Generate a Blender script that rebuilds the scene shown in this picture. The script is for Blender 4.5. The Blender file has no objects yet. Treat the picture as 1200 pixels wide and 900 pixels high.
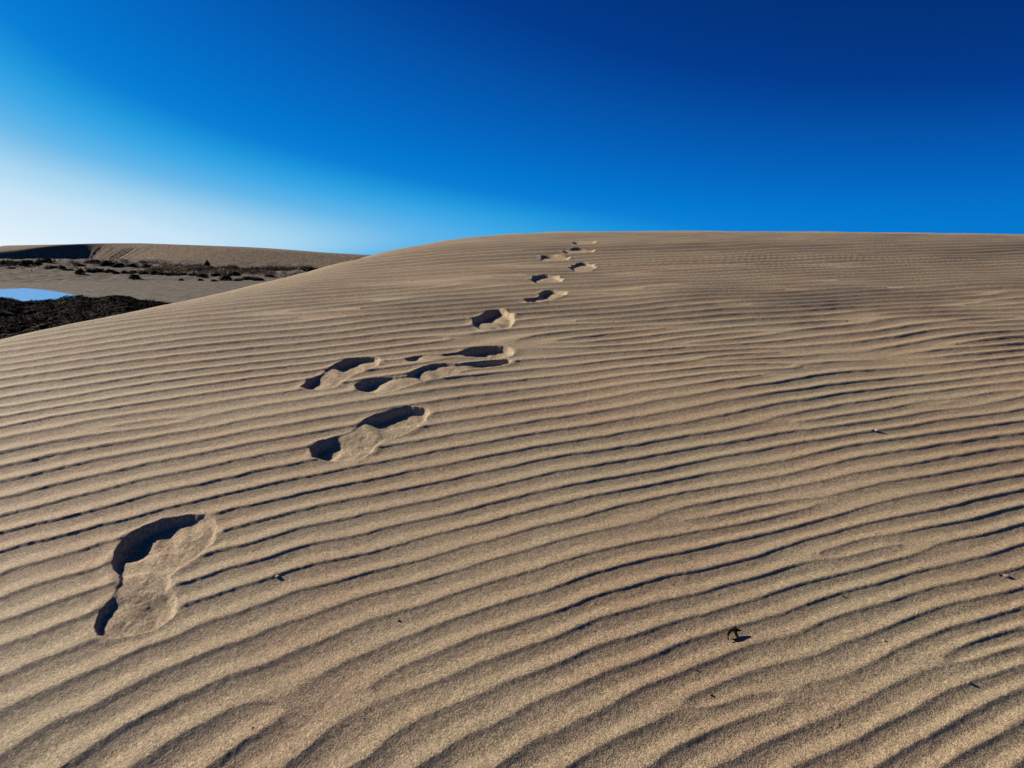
import bpy, math, random
import numpy as np

C = bpy.context.scene.collection
sc = bpy.context.scene
ZE = 4.5                                  # eye height above the beach; all layout below is worked out relative to the eye
F = 906.0                                 # focal length in photo pixels (photo 1200 wide)
PITCH = math.radians(9.5)
CP, SP = math.cos(PITCH), math.sin(PITCH)
SUN_AZ, SUN_EL = math.radians(-60), math.radians(25)   # azimuth from +Y, negative = left
rng = np.random.default_rng(7)
random.seed(7)

# ------------------------------------------------------------------ noise
_perm = np.random.default_rng(11).permutation(4096)
_ang = np.random.default_rng(12).uniform(0, 2 * np.pi, 4096)
_gx, _gy = np.cos(_ang), np.sin(_ang)

def perlin(x, y, seed=0):
    x = np.asarray(x, float); y = np.asarray(y, float)
    xi = np.floor(x).astype(np.int64); yi = np.floor(y).astype(np.int64)
    xf = x - xi; yf = y - yi
    u = xf * xf * xf * (xf * (xf * 6 - 15) + 10); v = yf * yf * yf * (yf * (yf * 6 - 15) + 10)
    def g(ix, iy, fx, fy):
        h = _perm[(_perm[(ix + seed * 131) & 4095] + iy) & 4095]
        return _gx[h] * fx + _gy[h] * fy
    a = g(xi, yi, xf, yf); b = g(xi + 1, yi, xf - 1, yf)
    c = g(xi, yi + 1, xf, yf - 1); d = g(xi + 1, yi + 1, xf - 1, yf - 1)
    return 1.5 * ((a * (1 - u) + b * u) * (1 - v) + (c * (1 - u) + d * u) * v)

def fbm(x, y, seed=0, octaves=4, gain=.5):
    s = 0; a = 1; f = 1
    for i in range(octaves):
        s = s + a * perlin(x * f, y * f, seed + i * 7); a *= gain; f *= 2.03
    return s

def sstep(a, b, x):
    t = np.clip((x - a) / (b - a), 0, 1)
    return t * t * (3 - 2 * t)

# ------------------------------------------------------------------ camera geometry
def proj(X, Y, Z):
    zc = Y * CP - Z * SP
    yc = -(Y * SP + Z * CP)
    return 600 + F * X / zc, 450 + F * yc / zc

def ray(px, py):
    u = (np.asarray(px, float) - 600) / F; v = (np.asarray(py, float) - 450) / F
    return u, CP - v * SP, -(SP + v * CP)

# ------------------------------------------------------------------ the near dune: large shape
_sd = np.array([-60, -40, -24, -12, -2, 1, 1.5, 2.2, 2.8, 3.5, 4.5, 6, 7.5, 9, 11, 13, 15, 18, 24, 40, 60])
_ss = np.array([0, 0, .12, .22, .22, .205, .185, .165, .145, .115, .095, .083, .075, .064, .053, .04, .02, .0, -.05, -.12, -.15])
_D0 = np.arange(-60, 80, .02)
_sl = np.interp(_D0, _sd, _ss)
_k = np.exp(-.5 * (np.arange(-60, 61) / 20.) ** 2); _k /= _k.sum()
_sl = np.convolve(np.pad(_sl, 60, mode='edge'), _k, 'valid')
_zz = np.cumsum(_sl) * .02
_zz += -.604 - np.interp(1.373, _D0, _zz)
def zm(d): return np.interp(d, _D0, _zz)
_EY = np.array([-60, 0, 1, 2, 3, 3.6, 4.4, 5.5, 7, 9, 11, 14, 20, 60.])
_EX = np.array([-2.8, -2.3, -3.0726, -2.8965, -2.7072, -2.5507, -2.2191, -1.9284, -1.6656, -1.4265, -1.1097, -.5703, 2.0, 6.0])
_EYd = np.arange(-60, 61, .1)
_EXd = np.convolve(np.pad(np.interp(_EYd, _EY, _EX), 8, mode='edge'), np.ones(17) / 17, 'valid')
def macro(X, Y):
    q = (np.interp(Y, _EYd, _EXd) - X) * .85
    D = .62 * (np.sqrt(q * q + .3025) + q) / 2
    rho = np.hypot(X, Y)
    return zm(Y) - D - .0009 * np.minimum(np.maximum(X, 0), 30) ** 2 - 9 * sstep(28, 68, rho)

def unproj(px, py, fn, t0=.5, t1=30, n=5000):
    dx, dy, dz = ray(px, py)
    ts = np.geomspace(t0, t1, n)
    below = (ts[:, None] * dz - fn(ts[:, None] * dx, ts[:, None] * dy)) < 0
    i = np.maximum(below.argmax(0), 1)
    lo, hi = ts[i - 1].copy(), ts[i].copy()
    for _ in range(30):
        m = (lo + hi) / 2
        neg = (m * dz - fn(m * dx, m * dy)) < 0
        hi = np.where(neg, m, hi); lo = np.where(neg, lo, m)
    return hi * dx, hi * dy

# ------------------------------------------------------------------ ripples
_dT = np.concatenate([np.arange(.7, 13, .01)])
_yT = proj(0, _dT, zm(_dT))[1]
_yg = np.arange(255, 1200, .1)
_pg = np.cumsum(.1 / np.maximum(.062 * (_yg - 262), 3.3))
_ph = np.interp(np.maximum.accumulate(_yT[::-1])[::-1], _yg, _pg)
_ph = _ph - .35 * np.maximum((_yT - 690) / 100, 0) ** 2 * .6
_gs = (_ph[1] - _ph[0]) / .01
_ge = -1.2
_ph = _ph - np.maximum(_dT - 10.5, 0) * .8
def phase_d(d):
    p = np.interp(d, _dT, _ph)
    p = np.where(d < _dT[0], _ph[0] + (d - _dT[0]) * _gs, p)
    return np.where(d > _dT[-1], _ph[-1] + (d - _dT[-1]) * _ge, p)
def lam_d(d):
    e = .03
    return 2 * e / np.maximum(phase_d(d - e) - phase_d(d + e), 1e-3)

# dislocations (where one ripple forks or dies out), pairs of opposite sign
_defs = []
_r2 = np.random.default_rng(5)
for px, py, n in ((1000, 470, 5), (1080, 380, 4), (840, 430, 2), (900, 560, 1), (700, 390, 2), (900, 340, 2), (500, 390, 3), (350, 360, 3),
                  (250, 470, 1), (420, 800, 1), (1080, 620, 1), (1120, 800, 1), (700, 860, 1), (520, 340, 3), (750, 330, 3)):
    for _ in range(n):
        _defs.append((px + _r2.normal() * 90, py + _r2.normal() * (14 + .1 * (py - 300)), 50 + 130 * _r2.random(), _r2.choice((-1, 1))))
_defs = np.array(_defs)
_defs[:, 1] = np.maximum(_defs[:, 1], 312)
_dax, _day = unproj(_defs[:, 0], _defs[:, 1], macro)
_dbx, _dby = unproj(_defs[:, 0] + _defs[:, 2], np.maximum(_defs[:, 1] - _defs[:, 2] * .13, 311), macro)

def ripple(X, Y):
    d = Y
    ds = np.where(d > .9, d, .9 * np.exp((np.minimum(d, .9) - .9) / .9))      # smooth positive distance for the fan of crest lines
    b = X / (ds + .15); a = np.log(ds + .15)
    bc = np.clip(b, -2.2, 2.2)
    ph = phase_d(d) + 9.6 * bc * (ds + .15) / ds
    right = sstep(-.15, .35, bc); near = sstep(2.0, 1.2, d); nr_ = sstep(1.55, 1.05, d); fr_ = sstep(2.6, 6.4, d)
    amp = .06 + .10 * right * (1 - .6 * near) + .06 * near
    ph = ph + amp * (perlin(bc * 5.5 + 3, a * 4.2, 1) + .45 * perlin(bc * 13, a * 11, 2))
    fine = 1 - sstep(3, 6.5, d)
    ph = ph + (.02 + .03 * fine + .02 * near) * perlin(bc * 14, a * 14, 3) + .035 * fine * (1 - .5 * near) * perlin(bc * 48, a * 48, 4) + .012 * near * perlin(X * 90, Y * 90, 5)
    lam = lam_d(d)
    A = np.ones_like(ph)
    for i in range(len(_defs)):
        s = _defs[i, 3]
        for (cx, cy, sg) in ((_dax[i], _day[i], s), (_dbx[i], _dby[i], -s)):
            ex = X - cx; ey = (Y - cy)
            ph = ph + sg * np.arctan2(ey * 2.2, ex) / (2 * np.pi)
            l = lam_d(cy)
            A *= 1 - .5 * np.exp(-((ex / (1.3 * l)) ** 2 + (ey / (.6 * l)) ** 2))
    vr = .35 + .65 * sstep(-.5, .2, bc)
    A = A * (1.0 + vr * (.34 * perlin(bc * 4, a * 7, 6) + .11 * perlin(bc * 11, a * 20, 9)))
    A = np.clip(A, .25, 1.1)
    f = ph - np.floor(ph)
    w = .42 + .05 * near + .12 * fr_
    w1 = .058 + .10 * nr_ + .293 * fr_                                # the steep face just below each crest, then the gentle trough
    d1 = .46 + .13 * nr_ + .34 * fr_
    t = np.clip((f - w1) / (w - w1), 0, 1)
    lee = np.where(f < w1, 1 - d1 * f / w1, (1 - d1) * (1 - t) ** 1.6)
    t2 = np.clip((f - w) / (1 - w), 0, 1)
    sto = t2 * t2 * (3 - 2 * t2) * .72 + t2 * .28
    h = np.where(f < w, lee, sto)
    q = (np.interp(Y, _EYd, _EXd) - X)
    edge = 1 - .75 * sstep(-.35, .5, q)
    far = (1 + .42 * sstep(2.2, 3.4, d) * (.1 + .9 * sstep(-.45, .0, bc)) + .25 * sstep(4, 7, d) * sstep(-.15, .1, bc)) * (1 - .75 * sstep(10.5, 13, d))
    H = np.minimum(lam, .34) * .076 * A * edge * far * (1 - .10 * nr_) * (1.20 - .30 * sstep(-.6, .0, bc))
    return (h - .5) * H

# ------------------------------------------------------------------ footprints: outline in photo pixels, spots (px, py, depth in m)
PRINTS = [
 (dict(o=[(249,609),(255,617),(254,631),(242,646),(222,662),(201,676),(199,690),(206,704),(207,718),(199,732),(182,743),(158,748),(135,751),(111,748),(109,737),(117,722),(132,703),(141,688),(136,676),(132,662),(135,647),(148,632),(169,618),(196,609),(222,605.5),(238,605.5)],
       s=[(160,640,.058),(192,626,.054),(222,618,.036),(240,616,.020),(215,643,.046),(175,660,.034),(150,664,.030),(160,682,.006),(185,688,.012),(148,694,.006),(135,720,.024),(190,718,.036),(170,738,.030)]),
  'nearest and largest footprint, alone at lower left, with deep shadowed toe'),
 (dict(o=[(490,478.5),(501,480),(504,486),(497,495),(484,505),(468,512),(452,516),(439,525),(433,534),(417,542),(392,542.5),(370,540),(362,533),(367,523),(384,517),(398,513),(412,508),(420,500),(427,492),(447,485),(472,478.5)],
       s=[(455,493,.058),(490,486,.045),(470,503,.026),(412,510,.006),(424,503,.006),(430,514,.010),(385,528,.058),(410,530,.030),(425,532,.02)]),
  'second footprint up the slope, with two black shadowed hollows, alone below the cluster of three'),
 (dict(o=[(436,418),(445,419),(444,427),(431,434),(412,440),(402,446),(396,453),(383,457),(365,457.5),(351,454.5),(361,446),(377,439),(384,431),(394,424),(412,419)],
       s=[(410,427,.055),(438,424,.035),(385,433,.010),(390,441,.012),(365,450,.045),(390,450,.025)]),
  'leftmost footprint of the cluster of three, with a narrow dark toe pit'),
 (dict(o=[(415,452),(424,448),(440,445),(460,444),(479,443),(486,435),(500,429),(520,426.5),(538,427),(560,424),(585,421.5),(601,421.5),(597,426.5),(575,430.5),(545,434),(536,438),(524,443),(501,448),(484,451),(468,457),(452,461),(433,461.5),(418,459)],
       s=[(430,453,.055),(455,454,.025),(478,447,.008),(500,440,.032),(525,434,.030),(543,430,.018),(570,427,.04),(592,424,.04)]),
  'long drawn out footprint at the lower right of the cluster of three'),
 (dict(o=[(473,421),(484,417.5),(502,415.5),(520,415.5),(538,412.5),(552,408),(570,405.8),(588,405.5),(599,408),(602.5,413),(597,418),(580,419.5),(560,418.5),(540,419),(515,420.5),(495,423),(480,424.5)],
       s=[(481,421,.035),(505,419,.008),(535,415,.02),(556,412,.065),(585,411,.055),(597,413,.03)]),
  'footprint at the upper right of the cluster of three, one end sunlit'),
 (dict(o=[(555,374),(568,367.5),(580,363.8),(592,365),(603,371),(602,378),(598,383),(589,386.5),(572,387),(559,384.5),(553,379)],
       s=[(570,371,.075),(592,371,.055),(580,378,.035),(597,378,.05),(566,383,.03),(588,383,.035)]),
  'rounded footprint with a black crescent shadow, just above the cluster of three'),
 (dict(o=[(632,342),(641,339.8),(652,339.8),(664,342),(664,345.5),(656,348),(646,350.5),(638,354),(625,355.5),(614,352.5),(620,349),(634,347)],
       s=[(643,342.5,.055),(657,343.5,.04),(622,352,.045),(636,351,.035)]),
  'small two lobed footprint, the first above the rounded one with the crescent shadow'),
 (dict(o=[(621,327),(627,322.5),(640,321),(654,322.5),(660,327),(656,331),(640,331.5),(628,330.5)],
       s=[(633,324,.042),(652,327,.035),(640,328,.04)]),
  'small shallow footprint directly above the two lobed one'),
 (dict(o=[(667,314),(673,309),(686,307.5),(696,310),(699,313),(690,316),(675,317)],
       s=[(678,310,.036),(690,312,.025)]),
  'small footprint set to the right of the trail, high on the slope'),
 (dict(o=[(630,303.5),(638,300),(650,299.5),(664,300.5),(668,303),(658,305),(642,305.5)],
       s=[(640,302.5,.025),(658,302.5,.03)]),
  'faint footprint set to the left of the trail, high on the slope'),
 (dict(o=[(660,296.5),(666,293),(678,291.5),(692,292.5),(697,295),(686,297),(670,297.5)],
       s=[(672,294,.02),(686,295,.028)]),
  'tiny dark footprint just below the crest'),
 (dict(o=[(671,285.5),(676,283),(688,281.5),(698,283),(696,285.5),(684,286.5)],
       s=[(676,284.5,.02),(690,284,.02)]),
  'topmost and faintest footprint, almost on the crest'),
]

def chaikin(p, n=2):
    p = np.array(p, float)
    for _ in range(n):
        q = np.roll(p, -1, 0)
        p = np.stack([p * .75 + q * .25, p * .25 + q * .75], 1).reshape(-1, 2)
    return p

def sdf_poly(px, py, P):
    d2 = np.full(px.shape, 1e9); inside = np.zeros(px.shape, bool)
    for i in range(len(P)):
        ax, ay = P[i - 1]; bx, by = P[i]
        ex, ey = bx - ax, by - ay
        t = np.clip(((px - ax) * ex + (py - ay) * ey) / (ex * ex + ey * ey + 1e-12), 0, 1)
        d2 = np.minimum(d2, (px - ax - t * ex) ** 2 + (py - ay - t * ey) ** 2)
        c = (ay > py) != (by > py)
        inside ^= c & (px < ex * (py - ay) / (ey if abs(ey) > 1e-12 else 1e-12) + ax)
    d = np.sqrt(d2)
    return np.where(inside, d, -d)

# ------------------------------------------------------------------ mesh helpers
def grid_mesh(name, V, nr, nc, wrap=False, faces=None):
    i = np.arange(nr - 1)[:, None]; j = np.arange(nc if wrap else nc - 1)[None, :]
    j2 = (j + 1) % nc
    q = np.stack([i * nc + j, i * nc + j2, (i + 1) * nc + j2, (i + 1) * nc + j], -1).reshape(-1, 4)
    return q

def mesh_from(name, V, Q, smooth=True):
    me = bpy.data.meshes.new(name)
    nv, nf = len(V), len(Q); k = Q.shape[1]
    me.vertices.add(nv); me.vertices.foreach_set('co', np.ascontiguousarray(V, np.float32).ravel())
    me.loops.add(nf * k); me.loops.foreach_set('vertex_index', np.ascontiguousarray(Q, np.int32).ravel())
    me.polygons.add(nf); me.polygons.foreach_set('loop_start', np.arange(0, nf * k, k, dtype=np.int32))
    me.polygons.foreach_set('use_smooth', np.full(nf, smooth, bool))
    me.update(calc_edges=True)
    return me

def link(name, me, mat, loc=(0, 0, 0)):
    o = bpy.data.objects.new(name, me); C.objects.link(o); o.location = loc
    if mat and not me.materials: me.materials.append(mat)
    return o

def tag(o, label=None, cat=None, group=None, kind=None):
    if label: o['label'] = label
    if cat: o['category'] = cat
    if group: o['group'] = group
    if kind: o['kind'] = kind
    return o

# ------------------------------------------------------------------ materials
def new_mat(name):
    m = bpy.data.materials.new(name); m.use_nodes = True
    nt = m.node_tree; nt.nodes.clear()
    out = nt.nodes.new('ShaderNodeOutputMaterial'); b = nt.nodes.new('ShaderNodeBsdfPrincipled')
    nt.links.new(b.outputs[0], out.inputs[0])
    return m, nt, b

def noise(nt, vec, scale, detail=2, rough=.5):
    n = nt.nodes.new('ShaderNodeTexNoise'); n.inputs['Scale'].default_value = scale
    n.inputs['Detail'].default_value = detail; n.inputs['Roughness'].default_value = rough
    nt.links.new(vec, n.inputs['Vector']); return n

def ramp(nt, fac, stops):
    r = nt.nodes.new('ShaderNodeValToRGB'); e = r.color_ramp.elements
    while len(e) < len(stops): e.new(.5)
    for k, (p, c) in enumerate(stops): e[k].position = p; e[k].color = (*c, 1)
    nt.links.new(fac, r.inputs[0]); return r

def mixc(nt, fac, a, b, mode='MIX'):
    m = nt.nodes.new('ShaderNodeMix'); m.data_type = 'RGBA'; m.blend_type = mode
    if hasattr(fac, 'links'): nt.links.new(fac, m.inputs[0])
    else: m.inputs[0].default_value = fac
    for s, i in ((a, 6), (b, 7)):
        if hasattr(s, 'links'): nt.links.new(s, m.inputs[i])
        else: m.inputs[i].default_value = (*s, 1)
    return m.outputs[2]

def bump(nt, height, dist, strength=1, prev=None):
    b = nt.nodes.new('ShaderNodeBump'); b.inputs['Distance'].default_value = dist; b.inputs['Strength'].default_value = strength
    nt.links.new(height, b.inputs['Height'])
    if prev: nt.links.new(prev, b.inputs['Normal'])
    return b.outputs[0]

def sand_mat(name, lo, hi, pink, grain=400, gbump=.0016, wbump=.002, rough=.8, spec=.2):
    lo = tuple(c * 1.42 for c in lo); hi = tuple(c * 1.42 for c in hi)
    m, nt, b = new_mat(name)
    tc = nt.nodes.new('ShaderNodeNewGeometry').outputs['Position']
    g = noise(nt, tc, grain, 2, .7)
    col = ramp(nt, g.outputs['Fac'], [(.28, lo), (.5, tuple((np.array(lo) + np.array(hi)) / 2)), (.72, hi)]).outputs[0]
    p = noise(nt, tc, 2.3, 3, .55)
    pf = ramp(nt, p.outputs['Fac'], [(.35, (0, 0, 0)), (.65, (1, 1, 1))])
    col = mixc(nt, pf.outputs[0], col, mixc(nt, 1, col, pink, 'MULTIPLY'))
    v = nt.nodes.new('ShaderNodeTexVoronoi'); v.inputs['Scale'].default_value = grain * 1.1; nt.links.new(tc, v.inputs['Vector'])
    sp = ramp(nt, v.outputs['Color'], [(.0, (.22, .20, .18)), (.3, (.78, .77, .75)), (.7, (1.12, 1.12, 1.12)), (.92, (1.4, 1.4, 1.4)), (1, (2.2, 2.15, 2.1))])
    col = mixc(nt, .9, col, mixc(nt, 1, col, sp.outputs[0], 'MULTIPLY'))
    v2 = nt.nodes.new('ShaderNodeTexVoronoi'); v2.inputs['Scale'].default_value = grain * .42; nt.links.new(tc, v2.inputs['Vector'])
    sp2 = ramp(nt, v2.outputs['Color'], [(.0, (.8, .79, .78)), (.5, (1, 1, 1)), (1, (1.2, 1.2, 1.2))])
    col = mixc(nt, .8, col, mixc(nt, 1, col, sp2.outputs[0], 'MULTIPLY'))
    nt.links.new(col, b.inputs['Base Color'])
    b.inputs['Roughness'].default_value = rough; b.inputs['Specular IOR Level'].default_value = spec
    n1 = bump(nt, g.outputs['Fac'], gbump)
    w = noise(nt, tc, 55, 4, .6)
    n2 = bump(nt, w.outputs['Fac'], wbump, 1, n1)
    nt.links.new(n2, b.inputs['Normal'])
    return m

M_SAND = sand_mat('dune_sand', (.168, .131, .080), (.362, .290, .184), (1.0, .91, .90))
M_FAR = sand_mat('far_sand', (.115, .090, .064), (.145, .115, .083), (1.0, .95, .92), 3.0, .02, .0, 1, .05)
M_BEACH = sand_mat('beach_sand', (.082, .070, .055), (.107, .091, .073), (.92, .92, .94), 2.0, .03, .0, 1, .05)

# ------------------------------------------------------------------ near dune mesh (polar tessellation round the standing point)
u_in = np.arange(-.70, .7001, .00152)
u_out = np.concatenate([np.arange(.705, 1.35, .005), np.tan(np.radians(np.arange(53.8, 84, .6)))])
phi = np.concatenate([-np.arctan(u_out[::-1]), np.arctan(u_in), np.arctan(u_out)])
back = np.radians(np.arange(86, 274, 3.0))
phi = np.concatenate([phi, back])
rr = [.12]
while rr[-1] < .8: rr.append(rr[-1] * 1.06)
dd = np.arange(.8, 14.6, .002)
yy = proj(0, dd, zm(dd))[1]
tgt = np.concatenate([np.arange(yy[0] - 1, 560, -.95), np.arange(560, 440, -.75), np.arange(440, 352, -.5), np.arange(352, 270.6, -.4)])
yy_m = np.minimum.accumulate(yy)
rows = np.interp(-tgt, -yy_m, dd)
rows = rows[np.concatenate([[True], np.diff(rows) > 1e-4])]
fill = [rows[0]]
for v_ in rows[1:]:                                       # no row gap wider than 4.5 cm, so that far ripples keep their form
    n_ = int(math.ceil((v_ - fill[-1]) / .045))
    fill += list(np.linspace(fill[-1], v_, n_ + 1)[1:])
rr = rr[:-1] + fill
st = .05
while rr[-1] < 70: rr.append(rr[-1] + st); st = min(st * 1.08, 2)
rr = np.array(rr)
RHO, PHI = np.meshgrid(rr, phi, indexing='ij')
X = RHO * np.sin(PHI); Y = RHO * np.cos(PHI)
Z = macro(X, Y)
rip = ripple(X, Y)
Z = Z + .010 * fbm(X * .9, Y * .9, 21, 2) * sstep(.3, 1.2, RHO)
owner = np.full(X.shape, -1, int)
keep = np.ones_like(Z); dz = np.zeros_like(Z)
for k, (pd, lab) in enumerate(PRINTS):
    o = chaikin(pd['o'], 2)
    ox, oy = unproj(o[:, 0], o[:, 1], macro)
    s = np.array(pd['s']); sx, sy = unproj(s[:, 0], s[:, 1], macro)
    m = .10
    sel = (X > ox.min() - m) & (X < ox.max() + m) & (Y > oy.min() - m) & (Y < oy.max() + m)
    x, y = X[sel], Y[sel]
    wob = .004 * perlin(x * 28, y * 28, 31) + .003 * perlin(x * 70, y * 70, 32)
    sd = sdf_poly(x, y, np.stack([ox, oy], 1)) + wob
    wsum = 0; dep = 0
    for a_, b_, c_ in zip(sx, sy, s[:, 2]):
        w_ = 1 / (((x - a_) ** 2 + (y - b_) ** 2) + .0004) ** 2.0
        wsum = wsum + w_; dep = dep + w_ * c_
    dep = .41 * dep / wsum
    wall = np.minimum(.03, .6 * dep + .006)
    t = np.clip(sd / wall, 0, 1)
    prof = t * (1.9 - .9 * t); prof = np.where(t >= 1, 1, prof)
    fl = sstep(.008, .04, sd)
    rough = .0012 * perlin(x * 45, y * 45, 33) + .0008 * perlin(x * 120, y * 120, 34) + .0035 * perlin(x * 22 + y * 9, y * 12, 35)
    rim = .0022 * np.exp(-((sd + .012) / .013) ** 2) * (.6 + .8 * perlin(x * 12, y * 12, 36))
    dz[sel] += np.where(sd > 0, -dep * prof + rough * fl, 0) + np.maximum(rim, -.002)
    keep[sel] = np.minimum(keep[sel], 1 - sstep(-.018, .006, sd))
    ow = owner[sel]; ow[sd > -.004] = k; owner[sel] = ow
Z = Z + rip * keep + dz
nr, nc = X.shape
V = np.stack([X, Y, Z + ZE], -1).reshape(-1, 3)
Q = grid_mesh('d', V, nr, nc, wrap=True)
Q = Q[:, ::-1]
fo = owner.reshape(-1)[Q]
fo = np.where((fo >= 0).sum(1) >= 2, fo.max(1), -1)
# vertex normals of the whole sheet, so that the prints join the dune without a seam
fn = np.cross(V[Q[:, 2]] - V[Q[:, 0]], V[Q[:, 3]] - V[Q[:, 1]])
VN = np.zeros_like(V)
for c in range(4):
    for ax in range(3):
        VN[:, ax] += np.bincount(Q[:, c], fn[:, ax], len(V))
if VN[nc * nr // 2, 2] < 0:
    Q = Q[:, ::-1]; VN = -VN
VN /= np.linalg.norm(VN, axis=1, keepdims=True) + 1e-20

def submesh(name, q):
    ids, inv = np.unique(q, return_inverse=True)
    me = mesh_from(name, V[ids], inv.reshape(-1, 4))
    me.normals_split_custom_set_from_vertices(VN[ids])
    return me
# centre cap
cap = np.array([[0, 0, ZE + float(macro(np.array(0.), np.array(0.)))]])
dq = Q[fo < 0]
dune = link('sand_dune', submesh('sand_dune', dq), M_SAND)
tag(dune, 'rippled tan sand dune filling the foreground, rising to a smooth crest', 'dune', kind='structure')
for k, (pd, lab) in enumerate(PRINTS):
    q = Q[fo == k]
    if len(q) == 0: continue
    me = submesh('footprint', q)
    co = np.empty(len(me.vertices) * 3, np.float32); me.vertices.foreach_get('co', co); co = co.reshape(-1, 3)
    org = (float(co[:, 0].mean()), float(co[:, 1].mean()), float(co[:, 2].min()))
    co -= np.array(org, np.float32); me.vertices.foreach_set('co', co.ravel()); me.update()
    tag(link('footprint', me, M_SAND, org), lab, 'footprint', 'footprints climbing the dune')

# ------------------------------------------------------------------ beach, lagoon
_LK = chaikin([(-260, 334.5), (-120, 335.3), (0, 336.3), (40, 338.3), (70, 342.3), (88, 346), (99, 349), (102, 352), (92, 357), (60, 362), (0, 366), (-120, 372), (-300, 372)], 3)
def zflat(X, Y): return np.full(np.shape(X), -4.5)
_lx, _ly = unproj(_LK[:, 0], _LK[:, 1], zflat, 5, 900)

def ground(X, Y):
    rho = np.hypot(X, Y)
    edge = 148 + 8 * perlin(X * .03, Y * .01, 41)
    rise = sstep(edge, 245, rho) * 3.0
    hum = sstep(edge - 6, edge + 12, rho) * sstep(420, 260, rho)
    h = rise + hum * (.55 * np.abs(perlin(X * .12, Y * .09, 42)) + .35 * np.abs(perlin(X * .33, Y * .25, 43)) - .15)
    h = h + .05 * perlin(X * .05, Y * .03, 44) * sstep(112, 135, rho)
    return -4.5 + h

gphi = np.radians(np.concatenate([np.arange(-46, -8, .1), np.arange(-8, 314, 3.0)]))
gr = [4.0]
while gr[-1] < 100: gr.append(gr[-1] * 1.04)
while gr[-1] < 300: gr.append(gr[-1] + .7)
while gr[-1] < 6000: gr.append(gr[-1] * 1.08)
gr = np.array(gr)
R_, P_ = np.meshgrid(gr, gphi, indexing='ij')
gX, gY = R_ * np.sin(P_), R_ * np.cos(P_)
gZ = ground(gX, gY)
GV = np.stack([gX, gY, gZ + ZE], -1).reshape(-1, 3)
GQ = grid_mesh('g', GV, *gX.shape, wrap=True)
tag(link('ground', mesh_from('ground', GV, GQ), M_BEACH), 'flat grey brown beach sand beyond the dune', 'beach', kind='structure')

m, nt, b = new_mat('lagoon_water')
b.inputs['Specular IOR Level'].default_value = .28; b.inputs['Base Color'].default_value = (.15, .42, .84, 1); b.inputs['Roughness'].default_value = .25; b.inputs['IOR'].default_value = 1.33
tc = nt.nodes.new('ShaderNodeNewGeometry').outputs['Position']
nt.links.new(bump(nt, noise(nt, tc, 1.6, 3, .6).outputs['Fac'], .2), b.inputs['Normal'])
nL = len(_lx)
wv = np.stack([_lx, _ly, np.full(nL, -4.485 + ZE)], -1)
me = bpy.data.meshes.new('water'); me.from_pydata(wv.tolist(), [], [list(range(nL))[::-1]]); me.update()
if me.polygons[0].normal.z < 0: me.flip_normals()
tag(link('water', me, m), 'bright blue lagoon behind the dark heap', 'lagoon', kind='structure')

# ------------------------------------------------------------------ far dune
BR = np.array([(-420, 205, 309, 31, 2.2), (-150, 215, 303, 32, 3.6), (0, 228, 296, 32, 3.0), (50, 236, 288.3, 32, 1.1), (85, 243, 286, 32, .3), (110, 247, 285.2, 31, .1), (140, 246, 285, 30, .0),
               (180, 238, 285, 26, .0), (250, 222, 289.5, 21, .0), (330, 214, 294, 22, .0), (430, 205, 300, 20, .0), (600, 190, 309, 16, .0)], float)
_t = np.linspace(0, len(BR) - 1, 400)
BRd = np.stack([np.interp(_t, np.arange(len(BR)), BR[:, c]) for c in range(5)], 1)
for c in range(5):
    BRd[:, c] = np.convolve(np.pad(BRd[:, c], 22, mode='edge'), np.ones(45) / 45, 'valid')
bx = (BRd[:, 0] - 600) / F * BRd[:, 1] / 1.0
bY = BRd[:, 1]
dx_, dy_, dz_ = ray(BRd[:, 0], BRd[:, 2])
tt = bY / dy_
bx, bz = tt * dx_, tt * dz_
fx = np.arange(-250, 30, .55); fy = np.arange(150, 330, .55)
FX, FY = np.meshgrid(fx, fy)
fxx, fyy = FX.ravel(), FY.ravel()
best = np.full(fxx.shape, 1e9); arc = np.zeros(fxx.shape); sgn = np.zeros(fxx.shape)
bzi = np.zeros(fxx.shape); al = np.zeros(fxx.shape); ri = np.zeros(fxx.shape)
cum = np.concatenate([[0], np.cumsum(np.hypot(np.diff(bx), np.diff(bY)))])
for i in range(len(bx) - 1):
    ex, ey = bx[i + 1] - bx[i], bY[i + 1] - bY[i]
    L2 = ex * ex + ey * ey + 1e-9
    t = np.clip(((fxx - bx[i]) * ex + (fyy - bY[i]) * ey) / L2, 0, 1)
    d2 = (fxx - bx[i] - t * ex) ** 2 + (fyy - bY[i] - t * ey) ** 2
    mk = d2 < best
    best[mk] = d2[mk]; tm = t[mk]
    arc[mk] = cum[i] + tm * math.sqrt(L2)
    sgn[mk] = np.sign((fxx[mk] - bx[i]) * ey - (fyy[mk] - bY[i]) * ex)     # >0 on the slip face side
    bzi[mk] = bz[i] + tm * (bz[i + 1] - bz[i]); al[mk] = BRd[i, 3]; ri[mk] = BRd[i, 4]
sdist = np.sqrt(best) * sgn
GA0 = np.interp(100, BRd[:, 0], cum); GA1 = np.interp(205, BRd[:, 0], cum)
win = sstep(0, 6, arc - GA0) * sstep(0, 16, GA1 - arc)
gul = (perlin(arc * .55, sdist * .03, 51) + .6 * perlin(arc * 1.3, sdist * .05, 52)) * .5 * sstep(1, 5, sdist) * win
H = np.where(sdist > 0, bzi - np.tan(np.radians(al)) * (np.sqrt(sdist ** 2 + .5) - .7) + gul,
             bzi + ri * (1 - np.exp(sdist / 14)) - .0016 * np.maximum(-sdist - 25, 0) ** 2 - .02 * np.maximum(-sdist, 0))
H = np.maximum(H, -8)
FV = np.stack([fxx, fyy, H + ZE], -1)
FQ = grid_mesh('f', FV, len(fy), len(fx))
k4 = H[FQ].max(1) > -6
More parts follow.
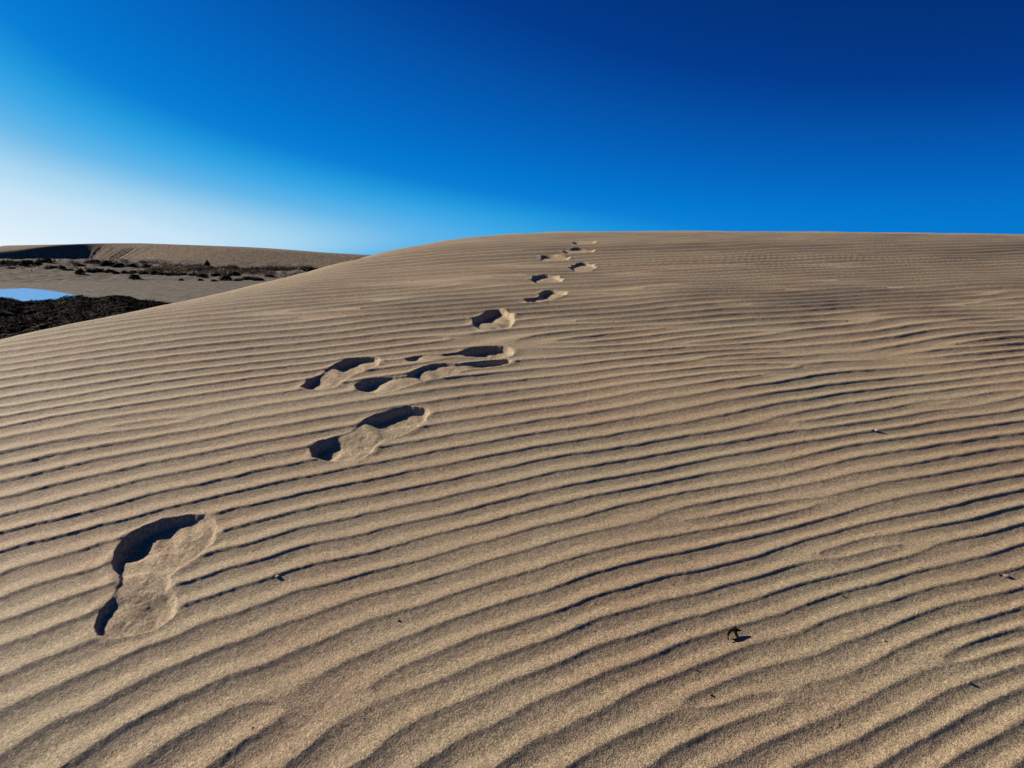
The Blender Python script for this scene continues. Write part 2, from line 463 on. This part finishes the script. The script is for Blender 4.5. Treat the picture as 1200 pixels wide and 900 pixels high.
FQ = FQ[k4]; ids, inv = np.unique(FQ, return_inverse=True)
tag(link('hills', mesh_from('hills', FV[ids], inv.reshape(-1, 4)), M_FAR), 'long pale dune in the distance with a dark shaded slip face at left', 'dune', kind='structure')

# ------------------------------------------------------------------ leaves
def leaf_quads(cen, size, r, flat=.6):
    n = len(cen)
    a = r.normal(size=(n, 3)); a[:, 2] *= flat; a /= np.linalg.norm(a, axis=1, keepdims=True)
    b_ = r.normal(size=(n, 3)); b_ -= (b_ * a).sum(1, keepdims=True) * a; b_ /= np.linalg.norm(b_, axis=1, keepdims=True)
    s = size * r.uniform(.6, 1.4, (n, 1))
    return np.stack([cen - a * s, cen + b_ * s * .35, cen + a * s, cen - b_ * s * .35], 1).reshape(-1, 3), np.arange(4 * n).reshape(n, 4)

def leaf_mat(name, stops, scale):
    m, nt, b = new_mat(name)
    tc = nt.nodes.new('ShaderNodeNewGeometry').outputs['Position']
    nz = noise(nt, tc, scale, 2, .6)
    c1 = ramp(nt, nz.outputs['Fac'], stops).outputs[0]
    big = ramp(nt, noise(nt, tc, scale * .09, 3, .6).outputs['Fac'], [(.36, (.35, .35, .35)), (.62, (1.3, 1.2, 1.1))])
    nt.links.new(mixc(nt, 1, c1, big.outputs[0], 'MULTIPLY'), b.inputs['Base Color'])
    b.inputs['Roughness'].default_value = .9; b.inputs['Specular IOR Level'].default_value = .04
    return m
M_SHRUB = leaf_mat('shrub_leaf', [(.3, (.010, .007, .005)), (.7, (.04, .028, .018))], 3)
M_BAND = leaf_mat('dry_scrub', [(.3, (.19, .145, .10)), (.7, (.38, .30, .20))], 1.2)
M_HEAP = leaf_mat('heap_matter', [(.30, (.001, .0008, .0006)), (.50, (.0035, .0022, .0014)), (.62, (.022, .012, .0065)), (.70, (.16, .12, .09))], 6)

# ------------------------------------------------------------------ dark heap beside the dune
def heap_h(X, Y):
    # crest line of the heap follows the outline in the photo at about 58 m
    d = Y
    px = 600 + F * X / (Y * CP + 3 * SP)
    top = np.interp(px, [-80, 0, 14, 24, 45, 62, 75, 92, 108, 122, 140, 150, 160, 178, 194, 215], [347, 349, 351, 354.5, 353, 352, 349, 348, 350, 348, 346, 347.5, 351.5, 353.5, 356.5, 362])
    ztop = 58 * -np.tan(PITCH + np.arctan((top - 450) / F))
    cross = np.exp(-np.maximum((Y - 58) / 7, 0) ** 2)
    front = sstep(36, 58, Y)
    h = -4.55 + (ztop + 4.55) * cross * (.12 + .88 * front)
    lump = .55 * (.38 * np.abs(perlin(X * .35, Y * .30, 61)) + .30 * np.abs(perlin(X * .9, Y * .8, 62)) + .16 * perlin(X * 2.3, Y * 2.1, 63))
    fade = sstep(-4.6, -4.0, h)
    return h - .22 + lump * (.35 + .65 * fade) * np.where(np.abs(Y - 58) < 4, .8, 1.1)
hx = np.arange(-56, -18, .14); hy = np.arange(34, 72, .14)
HX, HY = np.meshgrid(hx, hy)
side = sstep(-18.5, -24, HX)
HZ = heap_h(HX, HY) * 1.0
HZ = np.where(side < 1, -4.7 + (HZ + 4.7) * side, HZ)
HV = np.stack([HX, HY, HZ + ZE], -1).reshape(-1, 3)
HQ = grid_mesh('h', HV, len(hy), len(hx))
r = np.random.default_rng(3)
nL = 90000
lx = r.uniform(-52, -19, nL); ly = 38 + 26 * r.random(nL) ** .8
ix = np.clip(((lx - hx[0]) / .14).astype(int), 0, len(hx) - 1); iy = np.clip(((ly - hy[0]) / .14).astype(int), 0, len(hy) - 1)
lz = HZ[iy, ix] + r.uniform(-.02, .16, nL)
okk = lz > -4.45
LV, LQ = leaf_quads(np.stack([lx, ly, lz + ZE], 1)[okk], .065, r, .6)
me = mesh_from('brush_heap', np.concatenate([HV, LV]), np.concatenate([HQ, LQ + len(HV)]), smooth=False)
tag(link('brush_heap', me, M_HEAP), 'almost black tangled heap of brush between the near dune and the blue water', 'brush', kind='stuff')

# ------------------------------------------------------------------ shrubs on the far beach
def make_shrub(seed, upright=False):
    r = np.random.default_rng(seed)
    n = 420
    p = r.normal(size=(n, 3)); p /= np.linalg.norm(p, axis=1, keepdims=True)
    p *= r.uniform(.35, 1, (n, 1)) ** .6
    p[:, 2] = np.abs(p[:, 2])
    lob = 1 + .35 * perlin(np.arctan2(p[:, 1], p[:, 0]) * 1.5, p[:, 2] * 2 + seed, seed)
    p *= lob[:, None]
    if upright: p[:, :2] *= (1 - .55 * p[:, 2:3])
    p *= np.array([.5, .5, 1.0])
    v, q = leaf_quads(p, .13, r, .8)
    vs, qs = [v], [q]; off = len(v)
    for k in range(9):                                              # stems
        a = r.uniform(0, 6.28); e = np.array([math.cos(a) * .33, math.sin(a) * .33, .75]); w = .018
        s = np.array([0, 0, -.06]); side = np.array([-math.sin(a), math.cos(a), 0]) * w; up = np.array([math.cos(a), math.sin(a), 0]) * w
        ring = [s - side - up, s + side - up, s + side + up, s - side + up, e - side * .4, e + side * .4, e + up * .4, e - up * .4]
        vs.append(np.array(ring)); qs.append(np.array([[0, 1, 5, 4], [1, 2, 6, 5], [2, 3, 7, 6], [3, 0, 4, 7]]) + off); off += 8
    me = mesh_from('shrub', np.concatenate(vs), np.concatenate(qs), smooth=False)
    me.materials.append(M_SHRUB)
    return me
protos = [make_shrub(k) for k in range(4)]; tall = make_shrub(9, True)
R1 = 'low dark shrub in the straggling front row at the foot of the far dune'
R2 = 'low dark shrub on the pale hummocks below the shaded face of the far dune'
G1, G2 = 'shrubs in the front row', 'shrubs on the hummocks'
SH = [(93.5, 320.5, 9, 5, 'lone dark shrub on open beach sand, furthest left of the solitary ones', None),
      (157.7, 326, 11, 4.5, 'solitary dark shrub on open beach above the right end of the black heap', None),
      (243, 313.5, 7, 8.5, 'upright bush standing above the others against the far dune', None),
      (265, 328.8, 13, 7, 'largest black bush on the beach sand close to the edge of the near dune', None),
      (364, 317.5, 18, 4.5, 'dark flat shrub patch at the foot of the far dune, touching the near dune edge', None),
      (212.5, 329, 6, 2.6, 'tiny tuft on open sand, first to the right of the solitary shrub', None),
      (235, 329, 6, 2.6, 'tiny tuft on open sand, midway between the solitary shrub and the largest bush', None),
      (251, 329.8, 7, 2.4, 'tiny flat tuft on open sand just left of the largest bush', None),
      (201.7, 323, 18, 4, 'widest low mat of dark shrub in the front row at the far beach', None),
      (29, 312, 11, 6, 'roundest dark shrub on the hummocks at the far left', None)]
for t_ in [(105, 318, 8, 3), (114.5, 318.6, 14, 4), (128, 318.6, 10, 3), (136.5, 320.8, 8, 2.5), (146, 320, 7, 3), (156, 320, 9, 3), (168, 321, 12, 4), (180.5, 320.4, 9, 3), (188, 321.5, 9, 3),
           (215, 322.5, 9, 3), (226, 323, 9, 3), (237, 324, 13, 3.5), (253, 323.5, 12, 3.5), (275, 322.5, 13, 4), (279, 329.3, 10, 3), (291, 328, 17, 4), (303, 329, 13, 4), (316, 324.5, 11, 3)]:
    SH.append((*t_, R1, G1))
for t_ in [(7, 309.5, 14, 4), (20, 311, 9, 4), (44, 312, 9, 6), (55, 308, 10, 5), (60.5, 314.5, 13, 3), (73, 314.5, 7, 3), (95, 312.5, 10, 3), (110, 309, 18, 4), (13, 315.3, 8, 2.2), (125, 311, 15, 5),
           (139, 313, 14, 5), (155, 313, 12, 4), (172, 314, 12, 4), (34, 308, 9, 3), (82, 317, 8, 2)]:
    SH.append((*t_, R2, G2))
arr = np.array([s[:2] for s in SH])
sx, sy = unproj(arr[:, 0], arr[:, 1], ground, 60, 400, 4000)
sz = ground(sx, sy)
for i, (px, py, w, h, lab, grp) in enumerate(SH):
    dist = math.hypot(sx[i], sy[i])
    o = bpy.data.objects.new('shrub', tall if 'upright' in lab else protos[i % 4]); C.objects.link(o)
    o.location = (sx[i], sy[i], sz[i] + ZE - .02); o.rotation_euler = (0, 0, random.uniform(0, 6.28))
    W_ = w / F * dist * 1.05; H_ = h / F * dist
    o.scale = (W_, W_, H_)
    tag(o, lab, 'shrub', grp)

# thin dry scrub that reads as one brown band
r = np.random.default_rng(8)
n = 5200
bxp = np.concatenate([r.uniform(175, 365, n), r.uniform(0, 200, 900), r.uniform(-60, 60, 500)])
byp = np.concatenate([312 + 2.5 * (np.arange(n) % 3 == 0) + np.abs(r.normal(0, 3.2, n)) + (bxp[:n] - 200) * .018, 306 + np.abs(r.normal(0, 4.0, 900)), 305 + np.abs(r.normal(0, 4, 500))])
wx, wy = unproj(bxp, byp, ground, 60, 420, 1500)
den = perlin(wx * .10, wy * .05, 71) + .5 * perlin(wx * .3, wy * .12, 72)
kk = den > .02
wx, wy = wx[kk], wy[kk]
cen = []
for x_, y_ in zip(wx, wy):
    g = int(r.integers(3, 7))
    cen.append(np.stack([x_ + r.normal(0, .35, g), y_ + r.normal(0, .35, g), np.abs(r.normal(.25, .2, g))], 1))
cen = np.concatenate(cen)
cen[:, 2] += ground(cen[:, 0], cen[:, 1]) + ZE
v, q = leaf_quads(cen, .22, r, .9)
tag(link('dry_scrub', mesh_from('dry_scrub', v, q, smooth=False), M_BAND), 'brown band of thin dry scrub along the foot of the far dune', 'scrub', kind='stuff')

# ------------------------------------------------------------------ small things lying on the sand
def surf(px, py):
    fnr = lambda a, b_: macro(a, b_) + ripple(a, b_) + .010 * fbm(a * .9, b_ * .9, 21, 2)
    x, y = unproj(np.array([px]), np.array([py]), fnr, .7, 12, 1500)
    return float(x[0]), float(y[0]), float(fnr(x, y)[0]) + ZE

def stone_mesh(seed):
    import bmesh
    bm = bmesh.new(); bmesh.ops.create_icosphere(bm, subdivisions=3, radius=.5)
    for v in bm.verts:
        c = v.co; k = 1 + .28 * float(perlin(c.x * 2.6 + seed, c.y * 2.6 + c.z * 1.7, seed)) + .12 * float(perlin(c.x * 6, c.z * 6 + seed, seed + 3))
        v.co = c * k; v.co.z *= .75
    me = bpy.data.meshes.new('pebble'); bm.to_mesh(me); bm.free()
    return me
M_PEB = leaf_mat('pebble_stone', [(.3, (.32, .26, .2)), (.7, (.6, .53, .45))], 200)
M_DRK = leaf_mat('dark_fragment', [(.3, (.006, .005, .004)), (.7, (.03, .022, .016))], 150)
PB = [(1179, 675.5, 6.5, 0, 'pale round pebble beside a dark fleck near the right edge of the photo'),
      (325, 676, 6, 0, 'small rounded pebble on a ripple to the right of the nearest footprint'),
      (467, 727, 4.5, 0, 'small pebble on a ripple below the middle of the slope, left of centre'),
      (296, 853, 3, 0, 'tiny bright pebble near the bottom edge, below the nearest footprint'),
      (988, 699, 4, 1, 'small dark fleck on the sand above and right of the black fragment'),
      (1036, 751, 4, 0, 'tiny pebble in a dark ripple trough right of the black fragment'),
      (834, 815, 5, 1, 'dark fleck in the ripple trough below the black fragment'),
      (817, 786, 3.5, 1, 'tiny dark fleck just below and left of the black fragment'),
      (1136, 800, 5, 0, 'small pebble at the lower right, in the middle of a dark ripple trough'),
      (1027, 505, 6, 0, 'pale pebble with a dark side on the right slope'),
      (1023, 504.5, 4, 1, 'black fleck touching the pale pebble on the right slope'),
      (1172, 674, 4, 1, 'dark fleck beside the pale round pebble near the right edge'),
      (483, 328.5, 2.6, 1, 'black speck high on the left slope below the crest'),
      (719, 376, 2.2, 1, 'black speck on the ripples right of the rounded footprint')]
for i, (px, py, w, dk, lab) in enumerate(PB):
    x, y, z = surf(px, py)
    s = (.6 if dk else .8) * w / F * math.sqrt(x * x + y * y + (z - ZE) ** 2)
    o = link('speck' if dk else 'pebble', stone_mesh(i + 2), M_DRK if dk else M_PEB, (x, y, z + s * .08))
    o.scale = (s, s * random.uniform(.7, 1), s * .8); o.rotation_euler = (random.uniform(-.4, .4), random.uniform(-.4, .4), random.uniform(0, 6))
    tag(o, lab, 'debris' if dk else 'pebble')

# the black forked fragment at lower right: a small skinned twig-like piece
x, y, z = surf(861, 751)
K = .85 * math.sqrt(x * x + y * y + (z - ZE) ** 2) / F           # metres per photo pixel there
pts = [(5, 0, 1), (3.5, 1, 7), (4, 2, 13.5), (-7, -1, 8), (11.5, 1, 11.5), (6.5, 2, 18.5), (-3.5, -1, .6), (-1.5, 1.5, 12), (-8.5, -3, 1.0), (-8, -2, 4.5)]
edges = [(0, 1), (1, 2), (2, 7), (7, 3), (2, 4), (2, 5), (0, 6), (3, 9), (9, 8)]
rad = [1.7, 2.1, 2.4, 1.7, .9, .5, 1.2, 1.9, 1.4, .4]
me = bpy.data.meshes.new('plant_fragment')
me.from_pydata([(a * K, (b_ + c * .95) * K, (1.6 + c * .50) * K) for a, b_, c in pts], edges, [])
o = link('plant_fragment', me, M_DRK, (x, y, z))
sk = o.modifiers.new('skin', 'SKIN')
for i, sv in enumerate(me.skin_vertices[0].data):
    sv.radius = (rad[i] * K, rad[i] * K * .8); sv.use_root = (i == 0)
sb = o.modifiers.new('sub', 'SUBSURF'); sb.levels = 2; sb.render_levels = 2
tag(o, 'small black forked scrap of plant debris lying on the sand at lower right', 'plant debris')

# ------------------------------------------------------------------ light, sky, camera
w = bpy.data.worlds.new('World'); sc.world = w; w.use_nodes = True
nt = w.node_tree; nt.nodes.clear()
out = nt.nodes.new('ShaderNodeOutputWorld'); bg = nt.nodes.new('ShaderNodeBackground')
sky = nt.nodes.new('ShaderNodeTexSky'); sky.sky_type = 'NISHITA'; sky.sun_disc = False
sky.sun_elevation = SUN_EL; sky.sun_rotation = SUN_AZ
sky.air_density = .5; sky.dust_density = .5; sky.ozone_density = 3.0
EXPO = .62
# the deep polarised-looking blue: the sky's own brightness graded through a colour ramp
bw = nt.nodes.new('ShaderNodeRGBToBW'); nt.links.new(sky.outputs[0], bw.inputs[0])
ml = nt.nodes.new('ShaderNodeMath'); ml.operation = 'MULTIPLY'; ml.inputs[1].default_value = .05 / .7
nt.links.new(bw.outputs[0], ml.inputs[0])
def lin(c): return tuple((v / 255 / 12.92 if v < 10.3 else ((v / 255 + .055) / 1.055) ** 2.4) / (.1 * 2 ** EXPO) for v in c)
rp = nt.nodes.new('ShaderNodeValToRGB'); nt.links.new(ml.outputs[0], rp.inputs[0])
stops = [(.03, (1, 30, 85)), (.075, (2, 50, 122)), (.096, (3, 60, 143)), (.119, (4, 82, 168)), (.15, (4, 100, 190)), (.19, (4, 119, 207)), (.212, (10, 128, 214)), (.234, (30, 150, 220)),
         (.262, (60, 167, 230)), (.30, (100, 183, 233)), (.36, (165, 212, 240)), (.43, (200, 228, 247)), (.60, (228, 242, 251)), (.69, (245, 250, 253))]
el = rp.color_ramp.elements
while len(el) < len(stops): el.new(.5)
for k, (p, c) in enumerate(stops): el[k].position = p / .7; el[k].color = (*lin(c), 1)
nt.links.new(rp.outputs[0], bg.inputs[0]); nt.links.new(bg.outputs[0], out.inputs[0])
bg.inputs[1].default_value = .1

sun = bpy.data.lights.new('sun', 'SUN'); sun.energy = 5.0; sun.angle = math.radians(.5); sun.color = (1, .9, .76)
so = bpy.data.objects.new('sun', sun); C.objects.link(so); so.location = (-60, 45, 60)
from mathutils import Vector
sdir = Vector((math.sin(SUN_AZ) * math.cos(SUN_EL), math.cos(SUN_AZ) * math.cos(SUN_EL), math.sin(SUN_EL)))
so.rotation_euler = sdir.to_track_quat('Z', 'Y').to_euler()

cam = bpy.data.cameras.new('camera'); co = bpy.data.objects.new('camera', cam); C.objects.link(co)
cam.sensor_width = 36; cam.lens = 36 * F / 1200; cam.clip_start = .05; cam.clip_end = 20000
co.location = (0, 0, ZE); co.rotation_euler = (math.pi / 2 - PITCH, 0, 0)
sc.camera = co
vs = sc.view_settings
vs.view_transform = 'Standard'; vs.look = 'None'; vs.exposure = EXPO; vs.gamma = 1; vs.use_curve_mapping = False
